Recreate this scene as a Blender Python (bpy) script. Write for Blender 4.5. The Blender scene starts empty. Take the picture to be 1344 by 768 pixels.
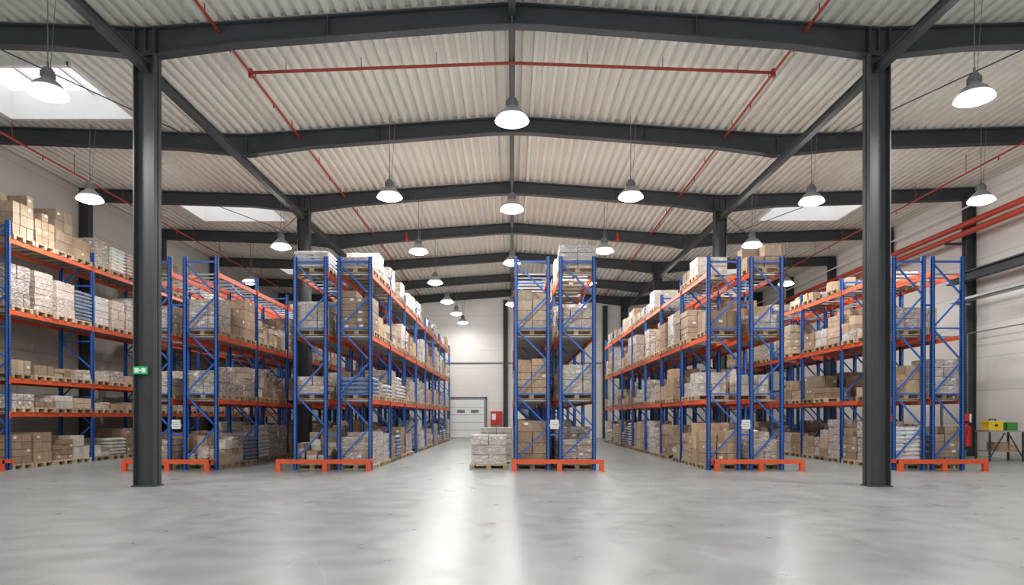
import bpy, math, random
from mathutils import Vector, Matrix
random.seed(7)
R = random.random
U = random.uniform
scene = bpy.context.scene
coll = scene.collection

# ------------------------------------------------------------------ materials
def lin(r, g, b):
    f = lambda c: (c/255/12.92) if c/255 <= 0.04045 else ((c/255+0.055)/1.055)**2.4
    return (f(r), f(g), f(b), 1.0)

def mat(name, col, rough=0.5, metal=0.0, emit=None, estr=0.0, noise=0.0, nscale=5.0, bump=0.0, bscale=40.0, vcol=False, spec=0.5):
    m = bpy.data.materials.new(name); m.use_nodes = True
    nt = m.node_tree; b = nt.nodes['Principled BSDF']
    b.inputs['Roughness'].default_value = rough
    b.inputs['Metallic'].default_value = metal
    b.inputs['Specular IOR Level'].default_value = spec
    b.inputs['Base Color'].default_value = col
    src = None
    if vcol:
        a = nt.nodes.new('ShaderNodeVertexColor'); a.layer_name = 'Col'
        src = a.outputs['Color']
    tc = nt.nodes.new('ShaderNodeTexCoord')
    if noise > 0:
        n = nt.nodes.new('ShaderNodeTexNoise'); n.inputs['Scale'].default_value = nscale
        n.inputs['Detail'].default_value = 4
        nt.links.new(tc.outputs['Object'], n.inputs['Vector'])
        mr = nt.nodes.new('ShaderNodeMapRange')
        mr.inputs['From Min'].default_value = 0.3; mr.inputs['From Max'].default_value = 0.7
        mr.inputs['To Min'].default_value = 1-noise; mr.inputs['To Max'].default_value = 1+noise*0.6
        nt.links.new(n.outputs['Fac'], mr.inputs['Value'])
        mx = nt.nodes.new('ShaderNodeVectorMath'); mx.operation = 'SCALE'
        if src: nt.links.new(src, mx.inputs[0])
        else: mx.inputs[0].default_value = col[:3]
        nt.links.new(mr.outputs['Result'], mx.inputs['Scale'])
        src = mx.outputs[0]
    if src: nt.links.new(src, b.inputs['Base Color'])
    if bump > 0:
        n2 = nt.nodes.new('ShaderNodeTexNoise'); n2.inputs['Scale'].default_value = bscale
        nt.links.new(tc.outputs['Object'], n2.inputs['Vector'])
        bp = nt.nodes.new('ShaderNodeBump'); bp.inputs['Strength'].default_value = bump
        bp.inputs['Distance'].default_value = 0.03
        nt.links.new(n2.outputs['Fac'], bp.inputs['Height'])
        nt.links.new(bp.outputs['Normal'], b.inputs['Normal'])
    if emit:
        b.inputs['Emission Color'].default_value = emit
        b.inputs['Emission Strength'].default_value = estr
    return m

M = {}
M['steel'] = mat('dark_grey_steel_paint', lin(64, 67, 70), 0.6, 0.0, noise=0.08, nscale=2, spec=0.3)
M['blue'] = mat('blue_rack_paint', lin(38, 94, 178), 0.42, noise=0.10, nscale=3)
M['hole'] = mat('perforation_dark', lin(16, 26, 50), 0.8)
M['orange'] = mat('orange_rack_paint', lin(216, 88, 46), 0.45, noise=0.10, nscale=3)
M['pipe'] = mat('orange_red_pipe_paint', lin(186, 66, 46), 0.5, noise=0.08, nscale=3)
M['galv'] = mat('galvanised_steel', lin(165, 168, 170), 0.4, 0.5, noise=0.1)
M['card'] = mat('cardboard', lin(165, 135, 105), 0.75, noise=0.16, nscale=7, vcol=True, spec=0.3)
M['wood'] = mat('pallet_wood', lin(190, 160, 122), 0.8, noise=0.25, nscale=9, vcol=True, spec=0.2)
M['label'] = mat('white_paper_label', lin(222, 222, 218), 0.6)
M['bag'] = mat('plastic_sacks', lin(200, 200, 200), 0.35, noise=0.15, nscale=12, bump=0.5, bscale=18, vcol=True)
M['red'] = mat('red_paint', lin(196, 36, 28), 0.4)
M['redpipe'] = mat('red_sprinkler_pipe', lin(158, 54, 44), 0.5)
M['white'] = mat('white_paint', lin(232, 232, 230), 0.5)
M['deck'] = mat('roof_deck_paint', lin(226, 224, 216), 0.65, noise=0.05, nscale=0.8, spec=0.3)
M['green'] = mat('exit_sign_green', lin(20, 150, 80), 0.4, emit=lin(20, 150, 80), estr=0.4)
M['yellow'] = mat('yellow_plastic', lin(225, 195, 50), 0.4)
M['greenp'] = mat('green_plastic', lin(70, 140, 60), 0.4)
M['black'] = mat('black_rubber', lin(28, 28, 30), 0.6)
M['alu'] = mat('spun_aluminium', lin(175, 177, 180), 0.35, 0.4)
M['lens'] = mat('lamp_diffuser', (1, 1, 1, 1), 0.4, emit=(1, 0.99, 0.97, 1), estr=9)
M['skirt'] = mat('prismatic_acrylic_skirt', (1, 1, 1, 1), 0.3, emit=(1, 0.99, 0.97, 1), estr=0.75)
M['cable'] = mat('cable_grey', lin(110, 112, 114), 0.5)
M['bluep'] = mat('blue_plastic', lin(60, 120, 170), 0.4)

def wrap_mat():
    m = bpy.data.materials.new('stretch_wrapped_cartons'); m.use_nodes = True
    nt = m.node_tree; b = nt.nodes['Principled BSDF']; L = nt.links.new
    a = nt.nodes.new('ShaderNodeVertexColor'); a.layer_name = 'Col'
    tc = nt.nodes.new('ShaderNodeTexCoord')
    mp = nt.nodes.new('ShaderNodeMapping'); mp.inputs['Scale'].default_value = (4, 4, 13)
    mp.inputs['Rotation'].default_value = (0.35, 0.3, 0)
    L(tc.outputs['Object'], mp.inputs['Vector'])
    n = nt.nodes.new('ShaderNodeTexNoise'); n.inputs['Scale'].default_value = 1.3
    n.inputs['Detail'].default_value = 7; n.inputs['Distortion'].default_value = 1.8
    L(mp.outputs[0], n.inputs['Vector'])
    cr = nt.nodes.new('ShaderNodeValToRGB')
    cr.color_ramp.elements[0].position = 0.47; cr.color_ramp.elements[0].color = (0.10, 0.10, 0.10, 1)
    cr.color_ramp.elements[1].position = 0.66; cr.color_ramp.elements[1].color = (0.92, 0.92, 0.92, 1)
    L(n.outputs['Fac'], cr.inputs['Fac'])
    mx = nt.nodes.new('ShaderNodeMix'); mx.data_type = 'RGBA'
    L(cr.outputs['Color'], mx.inputs['Factor'])
    L(a.outputs['Color'], mx.inputs['A']); mx.inputs['B'].default_value = lin(222, 224, 230)
    L(mx.outputs['Result'], b.inputs['Base Color'])
    b.inputs['Roughness'].default_value = 0.2
    bp = nt.nodes.new('ShaderNodeBump'); bp.inputs['Strength'].default_value = 0.9; bp.inputs['Distance'].default_value = 0.05
    L(n.outputs['Fac'], bp.inputs['Height']); L(bp.outputs['Normal'], b.inputs['Normal'])
    return m
M['wrap'] = wrap_mat()

def floor_mat():
    m = bpy.data.materials.new('polished_concrete'); m.use_nodes = True
    nt = m.node_tree; b = nt.nodes['Principled BSDF']; L = nt.links.new
    tc = nt.nodes.new('ShaderNodeTexCoord')
    def noise(sc, det, dist=0, scale=(1, 1, 1)):
        mp = nt.nodes.new('ShaderNodeMapping'); mp.inputs['Scale'].default_value = scale
        L(tc.outputs['Object'], mp.inputs['Vector'])
        n = nt.nodes.new('ShaderNodeTexNoise'); n.inputs['Scale'].default_value = sc
        n.inputs['Detail'].default_value = det; n.inputs['Distortion'].default_value = dist
        L(mp.outputs[0], n.inputs['Vector']); return n.outputs['Fac']
    n1 = noise(0.25, 6, 0.3); n2 = noise(2.2, 8, 0.3); n3 = noise(60, 3); n4 = noise(0.9, 8, 0.8, (1, 0.5, 1))
    def mr(v, a, c, fa=0.3, fb=0.7):
        r = nt.nodes.new('ShaderNodeMapRange'); r.inputs['From Min'].default_value = fa; r.inputs['From Max'].default_value = fb
        r.inputs['To Min'].default_value = a; r.inputs['To Max'].default_value = c
        L(v, r.inputs['Value']); return r.outputs['Result']
    def math_(op, a, c=None, d=None):
        x = nt.nodes.new('ShaderNodeMath'); x.operation = op
        for i, v in enumerate((a, c, d)):
            if v is None: continue
            if isinstance(v, (int, float)): x.inputs[i].default_value = v
            else: L(v, x.inputs[i])
        return x.outputs[0]
    def mul(a, c): return math_('MULTIPLY', a, c)
    f = mul(mul(mul(mr(n1, 0.90, 1.07), mr(n2, 0.93, 1.05)), mr(n3, 0.93, 1.04)), mr(n4, 0.92, 1.05))
    sp = nt.nodes.new('ShaderNodeSeparateXYZ'); L(tc.outputs['Object'], sp.inputs[0])
    # saw-cut joints
    for ax, per, off in (('X', 7.36, 3.68), ('Y', 5.2, 0.7)):
        a = math_('ADD', sp.outputs[ax], off); a = math_('FLOORED_MODULO', a, per); c = math_('LESS_THAN', a, 0.01)
        f = mul(f, math_('MULTIPLY_ADD', c, -0.14, 1.0))
    # faint pale tyre scuffs: arcs of big circles, broken up by noise
    gate = mr(n4, 0.0, 1.0, 0.44, 0.6)
    for cx, cy, rad in ((-6.0, 4.5, 4.6), (6.5, 9.5, 5.2), (-2.5, 15.0, 8.2), (9.0, 3.0, 7.3), (2.0, 12.0, 3.1)):
        dx = math_('ADD', sp.outputs['X'], -cx); dy = math_('ADD', sp.outputs['Y'], -cy)
        d = math_('SQRT', math_('ADD', mul(dx, dx), mul(dy, dy)))
        d = math_('ABSOLUTE', math_('ADD', d, -rad)); c = math_('LESS_THAN', d, 0.014)
        f = mul(f, math_('MULTIPLY_ADD', mul(c, gate), 0.13, 1.0))
    vm = nt.nodes.new('ShaderNodeVectorMath'); vm.operation = 'SCALE'
    vm.inputs[0].default_value = lin(146, 149, 149)[:3]; L(f, vm.inputs['Scale'])
    L(vm.outputs[0], b.inputs['Base Color'])
    L(mr(n2, 0.27, 0.37), b.inputs['Roughness'])
    b.inputs['Specular IOR Level'].default_value = 0.42
    return m
M['floor'] = floor_mat()

def wall_mat(name, col):
    m = bpy.data.materials.new(name); m.use_nodes = True
    nt = m.node_tree; b = nt.nodes['Principled BSDF']; L = nt.links.new
    tc = nt.nodes.new('ShaderNodeTexCoord'); sp = nt.nodes.new('ShaderNodeSeparateXYZ')
    L(tc.outputs['Object'], sp.inputs[0])
    a = nt.nodes.new('ShaderNodeMath'); a.operation = 'FLOORED_MODULO'; L(sp.outputs['Z'], a.inputs[0]); a.inputs[1].default_value = 1.15
    c = nt.nodes.new('ShaderNodeMath'); c.operation = 'LESS_THAN'; L(a.outputs[0], c.inputs[0]); c.inputs[1].default_value = 0.025
    mx = nt.nodes.new('ShaderNodeMix'); mx.data_type = 'RGBA'; L(c.outputs[0], mx.inputs['Factor'])
    mx.inputs['A'].default_value = col; mx.inputs['B'].default_value = tuple(x*0.75 for x in col[:3])+(1,)
    L(mx.outputs['Result'], b.inputs['Base Color']); b.inputs['Roughness'].default_value = 0.55
    return m
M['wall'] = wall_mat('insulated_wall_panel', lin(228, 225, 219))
M['wall_shaded'] = wall_mat('shaded_wall_panel', lin(184, 180, 174))  # wall panel in a darker grey: the left wall's shading painted into its colour

def pane_mat():
    m = bpy.data.materials.new('skylight_diffusing_pane'); m.use_nodes = True
    nt = m.node_tree; nt.nodes.clear()
    o = nt.nodes.new('ShaderNodeOutputMaterial'); t = nt.nodes.new('ShaderNodeBsdfTranslucent'); t.inputs[0].default_value = (.97, .98, 1, 1)
    tr = nt.nodes.new('ShaderNodeBsdfTransparent'); mx = nt.nodes.new('ShaderNodeMixShader'); mx.inputs[0].default_value = 0.6
    nt.links.new(t.outputs[0], mx.inputs[1]); nt.links.new(tr.outputs[0], mx.inputs[2]); nt.links.new(mx.outputs[0], o.inputs[0])
    return m
M['pane'] = pane_mat()

# ------------------------------------------------------------------ mesh builder
class MB:
    def __init__(s):
        s.v = []; s.f = []; s.m = []; s.c = []; s.keys = []
    def mi(s, k):
        if k not in s.keys: s.keys.append(k)
        return s.keys.index(k)
    def face(s, idx, k, col=(1, 1, 1)):
        s.f.append(idx); s.m.append(s.mi(k)); s.c.append(col)
    def quad(s, pts, k, col=(1, 1, 1)):
        n = len(s.v); s.v += [tuple(p) for p in pts]; s.face(tuple(range(n, n+len(pts))), k, col)
    def box(s, x0, x1, y0, y1, z0, z1, k, col=(1, 1, 1), rot=0.0, jit=0.0):
        n = len(s.v)
        P = [(x0, y0, z0), (x1, y0, z0), (x1, y1, z0), (x0, y1, z0), (x0, y0, z1), (x1, y0, z1), (x1, y1, z1), (x0, y1, z1)]
        if rot:
            cx, cy = (x0+x1)/2, (y0+y1)/2; ca, sa = math.cos(rot), math.sin(rot)
            P = [(cx+(x-cx)*ca-(y-cy)*sa, cy+(x-cx)*sa+(y-cy)*ca, z) for x, y, z in P]
        if jit: P = [(x+U(-jit, jit), y+U(-jit, jit), z+(U(-jit, 0) if i > 3 else 0)) for i, (x, y, z) in enumerate(P)]
        s.v += P
        for q in ((0, 3, 2, 1), (4, 5, 6, 7), (0, 1, 5, 4), (1, 2, 6, 5), (2, 3, 7, 6), (3, 0, 4, 7)):
            s.face(tuple(n+i for i in q), k, col)
    def bar(s, p, q, w, h, k, col=(1, 1, 1)):
        p = Vector(p); q = Vector(q); d = (q-p).normalized()
        up = Vector((0, 0, 1)) if abs(d.z) < 0.95 else Vector((0, 1, 0))
        a = d.cross(up).normalized()*w/2; b = a.cross(d).normalized()*h/2
        n = len(s.v)
        s.v += [tuple(x) for x in (p-a-b, p+a-b, p+a+b, p-a+b, q-a-b, q+a-b, q+a+b, q-a+b)]
        for f in ((0, 3, 2, 1), (4, 5, 6, 7), (0, 1, 5, 4), (1, 2, 6, 5), (2, 3, 7, 6), (3, 0, 4, 7)):
            s.face(tuple(n+i for i in f), k, col)
    def tube(s, p, q, r, k, seg=10, r2=None):
        p = Vector(p); q = Vector(q); d = (q-p).normalized(); r2 = r if r2 is None else r2
        up = Vector((0, 0, 1)) if abs(d.z) < 0.95 else Vector((0, 1, 0))
        a = d.cross(up).normalized(); b = a.cross(d).normalized(); n = len(s.v)
        for c, rr in ((p, r), (q, r2)):
            for i in range(seg):
                t = 2*math.pi*i/seg; s.v.append(tuple(c+(a*math.cos(t)+b*math.sin(t))*rr))
        for i in range(seg):
            j = (i+1) % seg; s.face((n+i, n+j, n+seg+j, n+seg+i), k)
        s.face(tuple(n+i for i in reversed(range(seg))), k); s.face(tuple(n+seg+i for i in range(seg)), k)
    def lathe(s, prof, k, seg=28, c=(0, 0, 0)):
        n = len(s.v)
        for r, z in prof:
            for i in range(seg):
                t = 2*math.pi*i/seg; s.v.append((c[0]+r*math.cos(t), c[1]+r*math.sin(t), c[2]+z))
        for a in range(len(prof)-1):
            for i in range(seg):
                j = (i+1) % seg; s.face((n+a*seg+i, n+a*seg+j, n+(a+1)*seg+j, n+(a+1)*seg+i), k)
    def mesh(s, name, smooth=False):
        me = bpy.data.meshes.new(name); me.from_pydata(s.v, [], s.f)
        for k in s.keys: me.materials.append(M[k])
        me.polygons.foreach_set('material_index', s.m)
        ca = me.color_attributes.new('Col', 'FLOAT_COLOR', 'CORNER')
        buf = []
        for f, c in zip(s.f, s.c):
            buf += [c[0], c[1], c[2], 1.0]*len(f)
        ca.data.foreach_set('color', buf)
        if smooth: me.polygons.foreach_set('use_smooth', [True]*len(s.f))
        me.update(); return me
    def obj(s, name, parent=None, loc=None, smooth=False):
        o = bpy.data.objects.new(name, s.mesh(name, smooth)); coll.objects.link(o)
        if parent: o.parent = parent
        if loc: o.location = loc
        return o
def empty(name, loc=(0, 0, 0)):
    o = bpy.data.objects.new(name, None); o.location = loc; o.empty_display_size = 0.3; coll.objects.link(o); return o

# ------------------------------------------------------------------ shell
XL, XR, YF, YB = -15.3, 16.4, -9.0, 45.0
def rz(x):
    a = abs(x)
    return 9.72-0.5*a/7.36 if a < 7.36 else 9.22+0.25*(a-7.36)/8.0
b = MB(); b.box(XL-.3, XR+.3, YF, YB+.3, -0.2, 0, 'floor'); b.obj('floor')
b = MB(); b.box(XL-.2, XL, YF, YB, 0, 9.75, 'wall_shaded'); b.obj('wall_left')
b = MB(); b.box(XR, XR+.2, YF, YB, 0, 9.75, 'wall'); b.obj('wall_right')
b = MB(); b.box(XL-.2, XR+.2, YB, YB+.2, 0, 9.95, 'wall'); b.obj('wall_back')
SK = [(-13.2, -9.9, 15.3, 18.0), (-12.3, -9.0, 25.0, 27.3), (9.8, 13.0, 25.0, 27.3), (-12.3, -9.0, 4, 7), (9.8, 13.0, 4, 7), (-12.3, -9, 35.2, 37.5), (9.8, 13, 35.2, 37.5)]
prof = []
x = XL-.2; per = .25
while x < XR+.2:
    for dx, dz in ((0, 0), (.085, 0), (.11, .075), (.225, .075)):
        prof.append((x+dx, rz(x+dx)+.02+dz))
    x += per
ys = sorted(set([YF, YB+.2]+[s[2] for s in SK]+[s[3] for s in SK]))
b = MB()
for i in range(len(prof)-1):
    (xa, za), (xb, zb) = prof[i], prof[i+1]; xm = (xa+xb)/2
    for j in range(len(ys)-1):
        ym = (ys[j]+ys[j+1])/2
        if any(s[0] < xm < s[1] and s[2] < ym < s[3] for s in SK): continue
        b.quad([(xa, ys[j], za), (xa, ys[j+1], za), (xb, ys[j+1], zb), (xb, ys[j], zb)], 'deck')
b.obj('ceiling')
for n, (x0, x1, y0, y1) in enumerate(SK):
    b = MB(); zl = min(rz(x0), rz(x1))-.06; zt = zl+.75; t = .08
    b.box(x0-t, x0+.04, y0-t, y1+t, zl, zt, 'white'); b.box(x1-.04, x1+t, y0-t, y1+t, zl, zt, 'white')
    b.box(x0, x1, y0-t, y0+.04, zl, zt, 'white'); b.box(x0, x1, y1-.04, y1+t, zl, zt, 'white')
    for k in (1, 2):
        xx = x0+(x1-x0)*k/3; b.box(xx-.03, xx+.03, y0, y1, zt-.12, zt-.04, 'white')
    b.quad([(x0, y0, zt), (x1, y0, zt), (x1, y1, zt), (x0, y1, zt)], 'pane')
    b.obj('window_%d' % (n+1))

# ------------------------------------------------------------------ portal frames
FR = [-1.8, 3.4, 8.6, 13.8, 19.0, 24.2, 29.4, 34.6, 39.8, 44.75]
CX = 7.36
def ibeam_x(b, xs, zt, zb, y):
    for i in range(len(xs)-1):
        xa, xb = xs[i], xs[i+1]; ta, tb, ba, bb = zt[i], zt[i+1], zb[i], zb[i+1]
        def slab(za0, zb0, za1, zb1, w):
            n = len(b.v)
            b.v += [(xa, y-w, za0), (xb, y-w, zb0), (xb, y+w, zb0), (xa, y+w, za0), (xa, y-w, za1), (xb, y-w, zb1), (xb, y+w, zb1), (xa, y+w, za1)]
            for q in ((0, 3, 2, 1), (4, 5, 6, 7), (0, 1, 5, 4), (1, 2, 6, 5), (2, 3, 7, 6), (3, 0, 4, 7)):
                b.face(tuple(n+k for k in q), 'steel')
        slab(ta-.03, tb-.03, ta, tb, .12); slab(ba, bb, ba+.03, bb+.03, .12); slab(ba+.02, bb+.02, ta-.02, tb-.02, .012)
def hcol(b, x, y, z0, z1, w, d):
    b.box(x-w/2, x-w/2+.025, y-d/2, y+d/2, z0, z1, 'steel'); b.box(x+w/2-.025, x+w/2, y-d/2, y+d/2, z0, z1, 'steel')
    b.box(x-w/2, x+w/2, y-.015, y+.015, z0, z1, 'steel'); b.box(x-w/2-.03, x+w/2+.03, y-d/2-.03, y+d/2+.03, z0, z0+.025, 'steel')
for i, y in enumerate(FR):
    e = empty('steel_portal_frame', (0, 0, 0))
    b = MB()
    xs = [XL, -9.2, -CX, -5.6, -.6, 0, .6, 5.6, CX, 9.2, XR]
    zt = [rz(v) for v in xs]; dep = [.42, .44, .58, .46, .42, .44, .42, .46, .58, .44, .42]
    zb = [a-d for a, d in zip(zt, dep)]
    ibeam_x(b, xs, zt, zb, y)
    for sx in (-CX, -3.7, 0, 3.7, CX):
        b.box(sx-.012, sx+.012, y-.115, y+.115, rz(sx)-.44, rz(sx)-.03, 'steel')
    b.box(-.02, .02, y-.13, y+.13, rz(0)-.46, rz(0)+.01, 'steel')
    b.obj('rafter', e)
    b = MB()
    if i % 2 == 1:
        for s in (-1, 1):
            hcol(b, s*CX, y-.02, 0, 9.2, .42, .30)
    hcol(b, XL+.2, y, 0, rz(XL)-.1, .34, .26); hcol(b, XR-.2, y, 0, rz(XR)-.1, .34, .26)
    b.obj('columns', e)
b = MB()
for s in (-1, 1):
    b.box(s*CX-.08, s*CX+.08, YF, YB-.35, 8.32, 8.35, 'steel'); b.box(s*CX-.08, s*CX+.08, YF, YB-.35, 8.47, 8.50, 'steel'); b.box(s*CX-.05, s*CX+.05, YF, YB-.35, 8.33, 8.49, 'steel')
b.obj('eaves_strut')
b = MB(); b.box(-.07, .07, YF, YB-.1, 9.42, 9.60, 'steel'); b.obj('ridge_strut')
b = MB()
for s in (-1, 1):
    for i in range(len(FR)-1):
        if i % 2 == 1:
            b.tube((s*(CX+.2), FR[i], 8.55), (s*10.5, FR[i+1], 8.9), .014, 'steel', 6)
            b.tube((s*10.5, FR[i], 8.9), (s*(CX+.2), FR[i+1], 8.55), .014, 'steel', 6)
    b.tube((s*(CX+.45), YF, 8.75), (s*(CX+.45), YB-.05, 8.75), .022, 'steel', 6)
b.obj('roof_bracing_rods')
for xx in (-10.8, -7.36, -.42, 6.1, 9.5, 12.9):
    b = MB(); hcol(b, xx, YB-.18, 0, rz(xx)-.62, .3, .26); b.obj('gable_post')
b = MB(); b.box(XL, -4.4, YB-.14, YB-.02, 5.6, 5.72, 'steel'); b.box(-4.4, XR, YB-.07, YB-.02, 4.9, 4.96, 'steel'); b.obj('trim_1')

# sprinkler pipes
b = MB()
for xx, zz in ((-5.9, 9.16), (5.9, 9.16), (-13.4, 8.85), (13.9, 8.85)):
    b.tube((xx, YF, zz), (xx, YB-.3, zz), .030, 'redpipe', 8)
    y = YF+1.3
    while y < YB-1:
        b.tube((xx, y, zz), (xx, y, rz(xx)+.02), .012, 'redpipe', 6); b.tube((xx, y+1.2, zz-.12), (xx, y+1.2, zz), .018, 'redpipe', 6)
        y += 2.6
b.tube((-5.9, 15.4, 9.16), (0, 15.4, 9.38), .036, 'redpipe', 8); b.tube((0, 15.4, 9.38), (5.9, 15.4, 9.16), .036, 'redpipe', 8)
for xx in (-5.9, 5.9): b.tube((xx, 15.4, 9.06), (xx, 15.4, 9.24), .05, 'redpipe', 8)
for k in (-3, -2, -1, 1, 2, 3): b.tube((k*1.7, 15.4, 9.16+.22*(1-abs(k)*1.7/5.9)), (k*1.7, 15.4, rz(k*1.7)+.02), .012, 'galv', 6)
for s in (-1, 1): b.tube((s*4.5, 29.1, 8.95), (s*4.5, 29.1, 9.25), .03, 'red', 8); b.tube((s*4.5, 29.1, 8.9), (s*4.5, 29.1, 9.0), .09, 'red', 8)
b.obj('sprinkler_pipes')

# right wall services
b = MB()
b.tube((15.5, 8, 7.98), (15.5, YB-.3, 7.98), .10, 'pipe', 12); b.tube((15.5, 8, 7.68), (15.5, YB-.3, 7.68), .10, 'pipe', 12)
for y in FR[2:]: b.box(15.35, 16.03, y-.05, y+.05, 7.48, 7.56, 'steel')
b.obj('fire_main_pipe')
b = MB(); b.box(15.45, 15.7, 8, 24.3, 6.05, 6.1, 'steel'); b.box(15.45, 15.7, 8, 24.3, 6.32, 6.37, 'steel'); b.box(15.56, 15.59, 8, 24.3, 6.08, 6.35, 'steel')
for y in FR[2:6]: b.box(15.6, 16.03, y-.08, y+.08, 6.1, 6.3, 'steel')
b.obj('crane_rail')
b = MB(); b.box(15.4, 15.75, 8, 24.0, 5.36, 5.38, 'galv'); b.box(15.4, 15.42, 8, 24.0, 5.36, 5.46, 'galv'); b.box(15.73, 15.75, 8, 24.0, 5.36, 5.46, 'galv')
for y in FR[2:5]+[23.9]: b.box(15.4, 16.03, y-.03, y+.03, 5.3, 5.36, 'galv')
b.tube((15.55, 8, 5.42), (15.55, 24, 5.42), .03, 'white', 8)
b.obj('cable_tray')
b = MB(); b.tube((15.95, 8, 8.75), (15.95, YB-.3, 8.75), .03, 'white', 8); b.tube((15.95, 8, 4.3), (15.95, 23.9, 4.3), .02, 'cable', 8); b.tube((15.95, 23.9, 4.3), (15.95, 23.9, 1.4), .02, 'cable', 8); b.box(15.88, 16.02, 23.8, 24.0, 1.2, 1.5, 'white'); b.obj('electrical_conduit')

# ------------------------------------------------------------------ racks
def upright(b, x, y, h, inner, near):
    w, d, t = .10, .07, .012
    b.box(x-w/2, x+w/2, y-d/2, y-d/2+t, 0.01, h, 'blue')
    b.box(x-w/2, x-w/2+t, y-d/2, y+d/2, 0.01, h, 'blue'); b.box(x+w/2-t, x+w/2, y-d/2, y+d/2, 0.01, h, 'blue')
    b.box(x-w/2-.02, x+w/2+.02, y-d/2-.02, y+d/2+.02, 0, .012, 'blue')
    if near:
        z = .12
        while z < h-.05:
            for s in (-1, 1):
                xx = x+s*.028; b.quad([(xx-.007, y-d/2-.002, z), (xx+.007, y-d/2-.002, z), (xx+.007, y-d/2-.002, z+.035), (xx-.007, y-d/2-.002, z+.035)], 'hole')
            for s in (-1, 1):
                X = x+s*(w/2+.002)
                b.quad([(X, y-.012, z), (X, y+.012, z), (X, y+.012, z+.035), (X, y-.012, z+.035)], 'hole')
            z += .075
def frame(b, x0, x1, y, h, near):
    a, c = x0+.05, x1-.05
    upright(b, a, y, h, 1, near); upright(b, c, y, h, -1, near)
    b.box(a, c, y-.018, y+.018, .22, .27, 'blue'); b.box(a, c, y-.018, y+.018, h-.16, h-.11, 'blue')
    z = .27; n = max(1, round((h-.45)/.92)); dz = (h-.43)/n
    for i in range(n):
        p, q = ((a, c) if i % 2 == 0 else (c, a))
        b.bar((p, y, z), (q, y, z+dz), .035, .04, 'blue'); z += dz
    zz = .27+dz*2
    while zz < h-.5:
        b.box(a, c, y-.018, y+.018, zz-.02, zz+.02, 'blue'); zz += dz*2

def rcol(kind):
    v = U(.72, 1.2)
    if kind == 'card':
        base = random.choice([(.42, .30, .205), (.38, .27, .185), (.48, .365, .265), (.33, .23, .155), (.43, .325, .24), (.51, .41, .31), (.45, .32, .215), (.60, .55, .49)])
    elif kind == 'wood':
        base = random.choice([(.50, .38, .25), (.42, .32, .22), (.55, .44, .30)])
    else:
        base = random.choice([(.62, .62, .60), (.5, .5, .5), (.66, .65, .62), (.16, .21, .34), (.2, .24, .34), (.55, .5, .42)])
    return tuple(c*v for c in base)
def pallet(b, x0, x1, y0, y1, z):
    c = rcol('wood'); w = x1-x0; L = y1-y0
    for i in range(3):
        yy = y0+i*(L-.1)/2
        b.box(x0, x1, yy, yy+.1, z, z+.02, 'wood', c)
        for j in range(3):
            xx = x0+j*(w-.12)/2; b.box(xx, xx+.12, yy, yy+.1, z+.02, z+.095, 'wood', tuple(k*.9 for k in c))
    for j in range(3):
        xx = x0+j*(w-.12)/2; b.box(xx, xx+.12, y0, y1, z+.095, z+.115, 'wood', c)
    for i in range(5):
        yy = y0+i*(L-.11)/4; b.box(x0, x1, yy, yy+.11, z+.115, z+.135, 'wood', tuple(k*U(.9, 1.1) for k in c))
    return z+.135
def label(b, x0, x1, y0, z0, z1, side, kx):
    h = z1-z0
    if h < .14: return
    if side == 'f':
        lw = min(.10, (x1-x0)*.35); xx = U(x0+.03, x1-lw-.03); zz = z0+h*U(.35, .6)
        b.quad([(xx, y0-.012, zz), (xx+lw, y0-.012, zz), (xx+lw, y0-.012, zz+.065), (xx, y0-.012, zz+.065)], 'label')
    else:
        X = kx; lw = .10; yy = U(y0[0]+.03, max(y0[0]+.04, y0[1]-lw-.03)); zz = z0+h*U(.35, .6)
        b.quad([(X, yy, zz), (X, yy+lw, zz), (X, yy+lw, zz+.065), (X, yy, zz+.065)], 'label')
def sack(b, x0, x1, y0, y1, z0, z1, col):
    n = len(b.v); zm = (z0+z1)/2; e = .05
    rings = [(e, z0), (0, zm-.02), (0, zm+.02), (e, z1)]
    for ins, z in rings:
        for X, Y in ((x0+ins*1.8, y0+ins), (x1-ins*1.8, y0+ins), (x1-ins, y0+ins*1.8), (x1-ins, y1-ins*1.8), (x1-ins*1.8, y1-ins), (x0+ins*1.8, y1-ins), (x0+ins, y1-ins*1.8), (x0+ins, y0+ins*1.8)):
            b.v.append((X+U(-.01, .01), Y+U(-.01, .01), z+U(-.008, .008)))
    for r in range(3):
        for i in range(8):
            j = (i+1) % 8; b.face((n+r*8+i, n+r*8+j, n+r*8+8+j, n+r*8+8+i), 'bag', col)
    b.face(tuple(n+i for i in reversed(range(8))), 'bag', col); b.face(tuple(n+24+i for i in range(8)), 'bag', col)
KW = [.36, .38, .12, .14]
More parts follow.
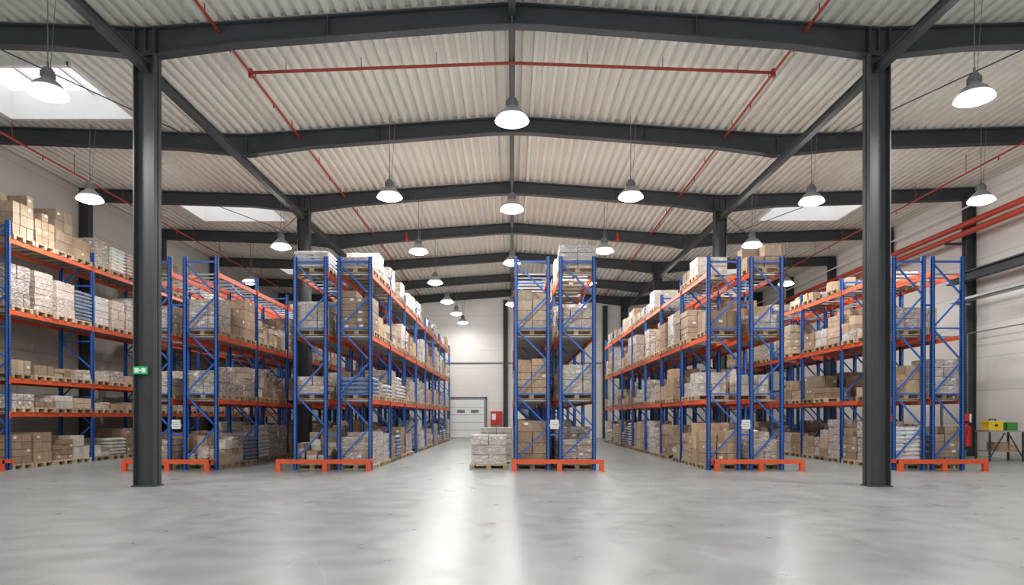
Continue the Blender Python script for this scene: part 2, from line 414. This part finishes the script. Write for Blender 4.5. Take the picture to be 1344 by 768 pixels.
def load(b, cx, cy, z, H, camside, W=.96, L=.80, kind=None, white=.35):
    x0, x1, y0, y1 = cx-W/2, cx+W/2, cy-L/2, cy+L/2
    zt = pallet(b, x0, x1, y0, y1, z)
    kind = kind or random.choices(['card', 'wrap', 'sack', 'mixed'], KW)[0]
    j = .012
    kx = lambda a0, a1: (a1+.012 if camside > 0 else a0-.012)
    if kind in ('card', 'wrap'):
        nx = random.choice([2, 2, 3]); ny = random.choice([1, 2, 2, 3]); bh = U(.15, .38); nz = max(1, round(H/bh)); bh = H/nz
        base = rcol('card'); mk = 'card' if kind == 'card' else 'wrap'
        if kind == 'wrap' and R() < white: base = tuple(min(.60, c*.8+.16) for c in base)
        ins = U(0, .07)
        X0, X1, Y0, Y1 = x0+ins, x1-ins, y0+ins*.5, y1-ins*.5
        for k in range(nz):
            for i in range(nx):
                for q in range(ny):
                    if k == nz-1 and nz > 1 and R() < .22 and kind == 'card': continue
                    g = .008 if kind == 'card' else .005
                    a0 = X0+(X1-X0)*i/nx+g; a1 = X0+(X1-X0)*(i+1)/nx-g; c0 = Y0+(Y1-Y0)*q/ny+g; c1 = Y0+(Y1-Y0)*(q+1)/ny-g
                    v = U(.82, 1.14); col = tuple(min(.9, c*v) for c in base)
                    dx, dy = U(-j, j), U(-j, j)
                    b.box(a0+dx, a1+dx, c0+dy, c1+dy, zt+bh*k+.001, zt+bh*(k+1)-.007, mk, col, jit=.004)
                    if q == 0 and R() < .25: label(b, a0+dx, a1+dx, c0+dy, zt+bh*k, zt+bh*(k+1), 'f', 0)
                    edge = (i == nx-1) if camside > 0 else (i == 0)
                    if edge and R() < .28: label(b, 0, 0, (c0, c1), zt+bh*k, zt+bh*(k+1), 's', kx(a0+dx, a1+dx))
                    if kind == 'card' and q == 0 and bh > .18:
                        xm = (a0+a1)/2+dx; yy = c0+dy-.0065
                        b.quad([(xm-.025, yy, zt+bh*(k+1)-.1), (xm+.025, yy, zt+bh*(k+1)-.1), (xm+.025, yy, zt+bh*(k+1)-.01), (xm-.025, yy, zt+bh*(k+1)-.01)], 'card', tuple(c*1.25 for c in col))
    elif kind == 'sack':
        h = .11; nz = max(1, int(H*.85/h)); col = rcol('sack')
        for k in range(nz):
            if k % 2 == 0:
                for i in range(2): sack(b, x0+i*W/2, x0+(i+1)*W/2, y0, y1, zt+k*h, zt+(k+1)*h+.006, tuple(c*U(.9, 1.1) for c in col))
            else:
                for i in range(2): sack(b, x0, x1, y0+i*L/2, y0+(i+1)*L/2, zt+k*h, zt+(k+1)*h+.006, tuple(c*U(.9, 1.1) for c in col))
    else:
        for i in range(3):
            for q in range(2):
                a0 = x0+W*i/3+.01; c0 = y0+L*q/2+.01; zz = zt; hh = H*U(.3, 1)
                while zz < zt+hh-.05:
                    s = U(.12, .34); s = min(s, zt+hh-zz); w = W/3-U(.02, .08); l = L/2-U(.02, .08)
                    mk = 'card' if R() < .7 else 'wrap'
                    b.box(a0, a0+w, c0, c0+l, zz+.001, zz+s-.004, mk, rcol('card'), rot=U(-.06, .06))
                    zz += s

def rack(rows, y0, nb, bay, levels, h, camside, guard, hs, fills, npal, name='pallet_rack', white=.35):
    e = empty(name, (0, 0, 0))
    b = MB()
    for (x0, x1) in rows:
        for i in range(nb+1):
            frame(b, x0, x1, y0+i*bay, h, i < 3)
    if len(rows) == 2:
        for i in range(0, nb+1):
            for z in (.9, h-1.3):
                b.box(rows[0][1]-.02, rows[1][0]+.02, y0+i*bay-.02, y0+i*bay+.02, z, z+.05, 'blue')
    b.obj('upright_frames', e)
    b = MB()
    for (x0, x1) in rows:
        for i in range(nb):
            ya, yb = y0+i*bay+.036, y0+(i+1)*bay-.036
            for z in levels:
                for X, s in ((x0, 1), (x1, -1)):
                    xa, xb = sorted((X+s*.025, X+s*.07))
                    b.box(xa, xb, ya, yb, z-.12, z, 'orange')
                    for yy in (ya, yb-.012):
                        b.box(X-.006, X+.006, yy-(.05 if yy == ya else 0), yy+(.0 if yy == ya else .062), z-.17, z+.04, 'orange')
    b.obj('load_beams', e)
    b = MB()
    for (x0, x1) in rows:
        for i in range(nb):
            for z in levels:
                n = npal*2
                for k in range(n):
                    yy = y0+i*bay+.18+(bay-.36)*k/(n-1); b.box(x0+.07, x1-.07, yy-.02, yy+.02, z-.05, z-.012, 'galv')
    b.obj('deck_support_bars', e)
    if guard:
        gx0, gx1 = guard; yg = y0-.38
        b = MB()
        b.box(gx0, gx1, yg-.03, yg+.03, .19, .30, 'orange')
        for X in (gx0, gx1-.09): b.box(X, X+.09, yg-.045, yg+.36, .20, .29, 'orange')
        for X in (gx0, gx0+(gx1-gx0)*.49, gx1-.12):
            b.box(X, X+.12, yg-.05, yg+.05, .012, .24, 'orange'); b.box(X-.03, X+.15, yg-.09, yg+.09, 0, .014, 'orange')
        b.obj('end_guard', e)
    b = MB()
    for ri, (x0, x1) in enumerate(rows):
        for i in range(nb):
            for li, z in enumerate([0.0]+list(levels)):
                p = fills[li]
                if isinstance(p, tuple): p = p[ri]
                lo, hi = hs[li]
                kind = None
                for k in range(npal):
                    if R() > p: continue
                    if kind is None or R() < .5: kind = random.choices(['card', 'wrap', 'sack', 'mixed'], KW)[0]
                    sp = (bay-.14)/npal
                    cy = y0+i*bay+.07+sp*(k+.5)
                    load(b, (x0+x1)/2+U(-.02, .02), cy+U(-.01, .01), z+.001, U(lo, hi), camside, W=(x1-x0)+.02, L=min(.82, sp-.06), kind=kind, white=white)
    b.obj('stocked_pallets', e)
    return e

Y0 = 17.9
lv = [1.86, 3.55, 5.2]
H3 = [(.65, 1.2), (.3, .95), (.4, 1.15), (.25, .65)]
rack([(-14.25, -13.17)], Y0, 6, 3.6, [1.52, 2.42, 4.22, 6.1], 6.55, 1, (-14.3, -13.05), [(.6, .95), (.2, .4), (.25, .55), (.85, 1.3), (.7, 1.3)], [.95, .9, .92, .97, .95], 4, white=.15)
rack([(-9.85, -8.92), (-8.62, -7.70)], Y0, 7, 2.8, lv, 5.6, 1, (-10.0, -7.76), H3, [.95, .9, .9, .10], 3)
rack([(-5.73, -4.83), (-4.58, -3.66)], Y0, 8, 2.8, lv, 5.6, 1, (-6.05, -3.62), H3, [.96, .95, .95, (.1, .8)], 3)
rack([(.05, 1.0), (1.22, 2.2)], Y0, 7, 2.8, lv, 5.6, -1, (.0, 2.36), H3, [.95, .9, .88, (.0, .6)], 3)
rack([(5.1, 6.0), (6.22, 7.12)], Y0, 7, 2.8, lv, 5.6, -1, (5.2, 7.5), H3, [.96, .95, .95, (.75, .2)], 3)
rack([(9.95, 10.83), (10.97, 11.85)], Y0, 6, 2.8, lv, 5.6, -1, (9.9, 12.2), H3, [.97, .95, .93, .15], 3)

for xx in (-8.77, 1.11, 6.11):
    b = MB(); b.box(xx-.11, xx+.11, Y0-.075, Y0-.06, 1.08, 1.32, 'label'); b.box(xx-.14, xx+.14, Y0-.06, Y0-.045, 1.15, 1.2, 'galv')
    for k in range(3): b.box(xx-.08, xx+.08, Y0-.077, Y0-.074, 1.13+k*.055, 1.14+k*.055, 'cable')
    b.obj('rack_load_sign')

b = MB(); load(b, -.62, 18.6, .0, .78, -1, W=1.0, L=1.0, kind='wrap', white=1); b.obj('pallet_of_cartons')
b = MB(); load(b, -.45, 20.4, .0, .95, -1, W=1.0, L=1.0, kind='card'); b.obj('pallet_of_cartons')

# ------------------------------------------------------------------ lamps
lampmesh = {}
def lamp(x, y, z=7.3, power=1.0):
    e = empty('high_bay_lamp', (x, y, z))
    if 'a' not in lampmesh:
        b = MB(); b.lathe([(.285, .10), (.225, .185), (.16, .24), (.11, .28), (.10, .30)], 'alu')
        b.lathe([(.10, .30), (.095, .28), (.15, .225), (.215, .17), (.275, .095), (.285, .10)], 'alu')
        b.lathe([(.335, .0), (.342, .012), (.33, .045), (.285, .10)], 'skirt')
        lampmesh['a'] = b.mesh('reflector', True)
        b = MB(); b.lathe([(.0, .27), (.085, .27), (.105, .30), (.105, .42), (.075, .48), (.035, .50), (.0, .50)], 'cable', 20)
        for i in range(8):
            t = i*math.pi/4; b.bar((.105*math.cos(t), .105*math.sin(t), .36), (.125*math.cos(t), .125*math.sin(t), .36), .012, .12, 'cable')
        b.bar((0, 0, .48), (0, 0, .6), .03, .03, 'cable'); lampmesh['h'] = b.mesh('ballast_housing')
        b = MB(); b.lathe([(.0, -.09), (.12, -.08), (.22, -.05), (.30, -.015), (.332, .02)], 'lens'); lampmesh['l'] = b.mesh('diffuser', True)
    for nm, k in (('reflector', 'a'), ('ballast_housing', 'h'), ('diffuser', 'l')):
        o = bpy.data.objects.new(nm, lampmesh[k]); coll.objects.link(o); o.parent = e
    b = MB(); top = rz(x)-z+.015
    if abs(x) < .05: top = 9.42-z
    b.tube((0, 0, .55), (0, 0, top), .01, 'cable', 6)
    if abs(x) >= .05: b.tube((.05, 0, .48), (.16, 0, top), .006, 'cable', 6)
    b.obj('suspension_cable', e)
    l = bpy.data.lights.new('lamp_light', 'AREA'); l.shape = 'DISK'; l.size = .5; l.energy = 168*power; l.color = (1, .985, .955)
    o = bpy.data.objects.new('lamp_light', l); coll.objects.link(o); o.parent = e; o.location = (0, 0, -.10)
    l = bpy.data.lights.new('lamp_spill', 'POINT'); l.energy = 108*power; l.shadow_soft_size = .12; l.color = (1, .985, .955)
    o = bpy.data.objects.new('lamp_spill', l); coll.objects.link(o); o.parent = e; o.location = (0, 0, -.23)
L = [(-8.5, 12.5), (0, 13.65), (8.6, 12.7), (-11.5, 18.6), (-3.3, 18.4), (3.2, 18.4), (0, 19.5), (8.25, 18.8), (12.85, 18.7),
     (-8.05, 23.8), (-3.35, 24.5), (3.3, 24.4), (8.3, 23.6), (-3.4, 30.2), (12.2, 30.4), (0, 26.3), (3.4, 30.2), (-3.35, 35.2), (3.3, 36), (-3.2, 39.3), (-3.1, 43), (0, 36), (-11.5, 30), (8.3, 35)]
for p in L: lamp(*p, power=1.0 if p[1] < 28 else (.8 if p[1] < 38 else .42))
for p in [(-8.5, 6), (0, 6.5), (8.5, 6), (-5, 0), (5, 0), (-12, -2), (12, -2)]: lamp(*p, power=.9)  # unseen lamps out of frame, added to light the near floor

# ------------------------------------------------------------------ small things
b = MB(); yb = YB
b.box(-4.15, -1.75, yb-.1, yb-.001, 0, 2.6, 'galv')
for k in range(5): b.box(-4.05, -1.85, yb-.13, yb-.1, .03+k*.5, .5+k*.5, 'white')
for k in range(2): b.box(-3.6+k*.9, -3.1+k*.9, yb-.14, yb-.13, 1.65, 1.85, 'cable')
b.box(-4.25, -4.13, yb-.16, yb-.001, 0, 2.7, 'cable'); b.box(-1.77, -1.65, yb-.16, yb-.001, 0, 2.7, 'cable'); b.box(-4.25, -1.65, yb-.16, yb-.001, 2.6, 2.7, 'cable')
b.obj('door_1')
b = MB(); b.box(-1.4, -.98, yb-.3, yb-.01, .85, 1.75, 'red'); b.box(-.94, -.65, yb-.3, yb-.01, .85, 1.75, 'red'); b.box(-1.32, -1.06, yb-.31, yb-.3, 1.2, 1.6, 'white'); b.obj('fire_hose_cabinet')
b = MB(); yc = 13.78-.15
b.box(-7.55, -7.27, yc-.03, yc, 2.25, 2.40, 'green'); b.box(-7.52, -7.44, yc-.033, yc-.029, 2.28, 2.37, 'white'); b.box(-7.38, -7.30, yc-.033, yc-.029, 2.28, 2.37, 'white'); b.box(-7.43, -7.395, yc-.033, yc-.029, 2.31, 2.34, 'white')
b.obj('emergency_exit_sign')
b = MB(); b.box(7.57, 7.63, 13.7, 13.82, 1.3, 1.45, 'red'); b.box(7.63, 7.645, 13.73, 13.79, 1.34, 1.41, 'white'); b.obj('fire_call_point')
b = MB(); b.box(XR-.06, XR-.001, 26.0, 27.1, 0, 2.15, 'cable'); b.box(XR-.08, XR-.05, 26.06, 27.04, .02, 2.08, 'white'); b.box(XR-.13, XR-.08, 26.12, 26.25, 1.0, 1.04, 'galv'); b.obj('door_2')
S = .15
b = MB(); x0, x1, y0, y1 = 14.75+S, 15.85+S, 21.3, 22.0
b.box(x0, x1, y0, y1, .92, .97, 'galv'); b.box(x0+.04, x1-.04, y0+.04, y1-.04, .3, .33, 'galv')
for X in (x0+.03, x1-.03):
    for Y in (y0+.03, y1-.03): b.box(X-.025, X+.025, Y-.025, Y+.025, 0, .92, 'steel')
b.bar((x0+.03, y0+.03, .1), (x0+.5, y0+.03, .9), .03, .03, 'steel'); b.bar((x1-.03, y0+.03, .1), (x1-.5, y0+.03, .9), .03, .03, 'steel')
b.obj('workbench')
b = MB(); b.box(14.8+S, 15.25+S, 21.4, 21.75, .971, 1.2, 'yellow'); b.box(14.79+S, 15.26+S, 21.39, 21.76, 1.2, 1.26, 'yellow'); b.bar((14.92+S, 21.57, 1.32), (15.13+S, 21.57, 1.32), .03, .03, 'black'); b.box(14.92+S, 14.94+S, 21.56, 21.58, 1.26, 1.32, 'black'); b.box(15.11+S, 15.13+S, 21.56, 21.58, 1.26, 1.32, 'black'); b.box(14.98+S, 15.07+S, 21.375, 21.392, 1.1, 1.16, 'black'); b.obj('toolbox')
b = MB(); b.box(15.35+S, 15.7+S, 21.4, 21.8, .971, 1.0, 'greenp')
for a in ((15.35+S, 15.37+S, 21.4, 21.8), (15.68+S, 15.7+S, 21.4, 21.8), (15.35+S, 15.7+S, 21.4, 21.42), (15.35+S, 15.7+S, 21.78, 21.8)): b.box(*a, .99, 1.22, 'greenp')
b.obj('storage_crate')
b = MB(); b.box(15.0+S, 15.4+S, 21.4, 21.8, .331, .6, 'card', (.35, .25, .16)); b.box(15.45+S, 15.7+S, 21.4, 21.8, .331, .5, 'card', (.45, .33, .2)); b.obj('parts_boxes')
b = MB(); cx, cy = 14.6, 21.9
b.box(cx-.2, cx+.2, cy-.15, cy+.25, 0, .03, 'red'); b.box(cx-.03, cx+.03, cy+.13, cy+.19, .03, 1.5, 'red'); b.box(cx-.15, cx+.15, cy+.11, cy+.13, 1.25, 1.5, 'red')
b.lathe([(.0, .45), (.10, .45), (.115, .48), (.115, 1.0), (.09, 1.09), (.035, 1.14), (.035, 1.2), (0, 1.2)], 'red', 20, (cx, cy, 0)); b.box(cx-.03, cx+.03, cy-.08, cy+.06, 1.2, 1.25, 'black'); b.tube((cx, cy-.08, 1.22), (cx-.1, cy-.13, .8), .014, 'black', 8)
b.box(cx-.1, cx+.1, cy-.02, cy+.14, .44, .455, 'red'); b.obj('fire_extinguisher_stand')
b = MB(); b.lathe([(0, 0), (.15, 0), (.18, .34), (.19, .34), (.19, .36), (.17, .36), (.14, .02), (0, .02)], 'bluep', 20, (13.9, 21.2, 0)); b.obj('bucket')

# ------------------------------------------------------------------ world, camera
w = bpy.data.worlds.new('overcast_sky'); scene.world = w; w.use_nodes = True
bg = w.node_tree.nodes['Background']; bg.inputs[0].default_value = (.96, .975, 1, 1); bg.inputs[1].default_value = 1.6
cam = bpy.data.cameras.new('camera'); co = bpy.data.objects.new('camera', cam); coll.objects.link(co)
cam.sensor_width = 36; cam.lens = 24.0; cam.shift_y = (547-384)/1344; cam.shift_x = 0
co.location = (0, 0, 1.4); co.rotation_euler = (math.pi/2, 0, 0)
scene.camera = co
scene.view_settings.view_transform = 'Standard'
scene.view_settings.look = 'None'
scene.view_settings.exposure = 0
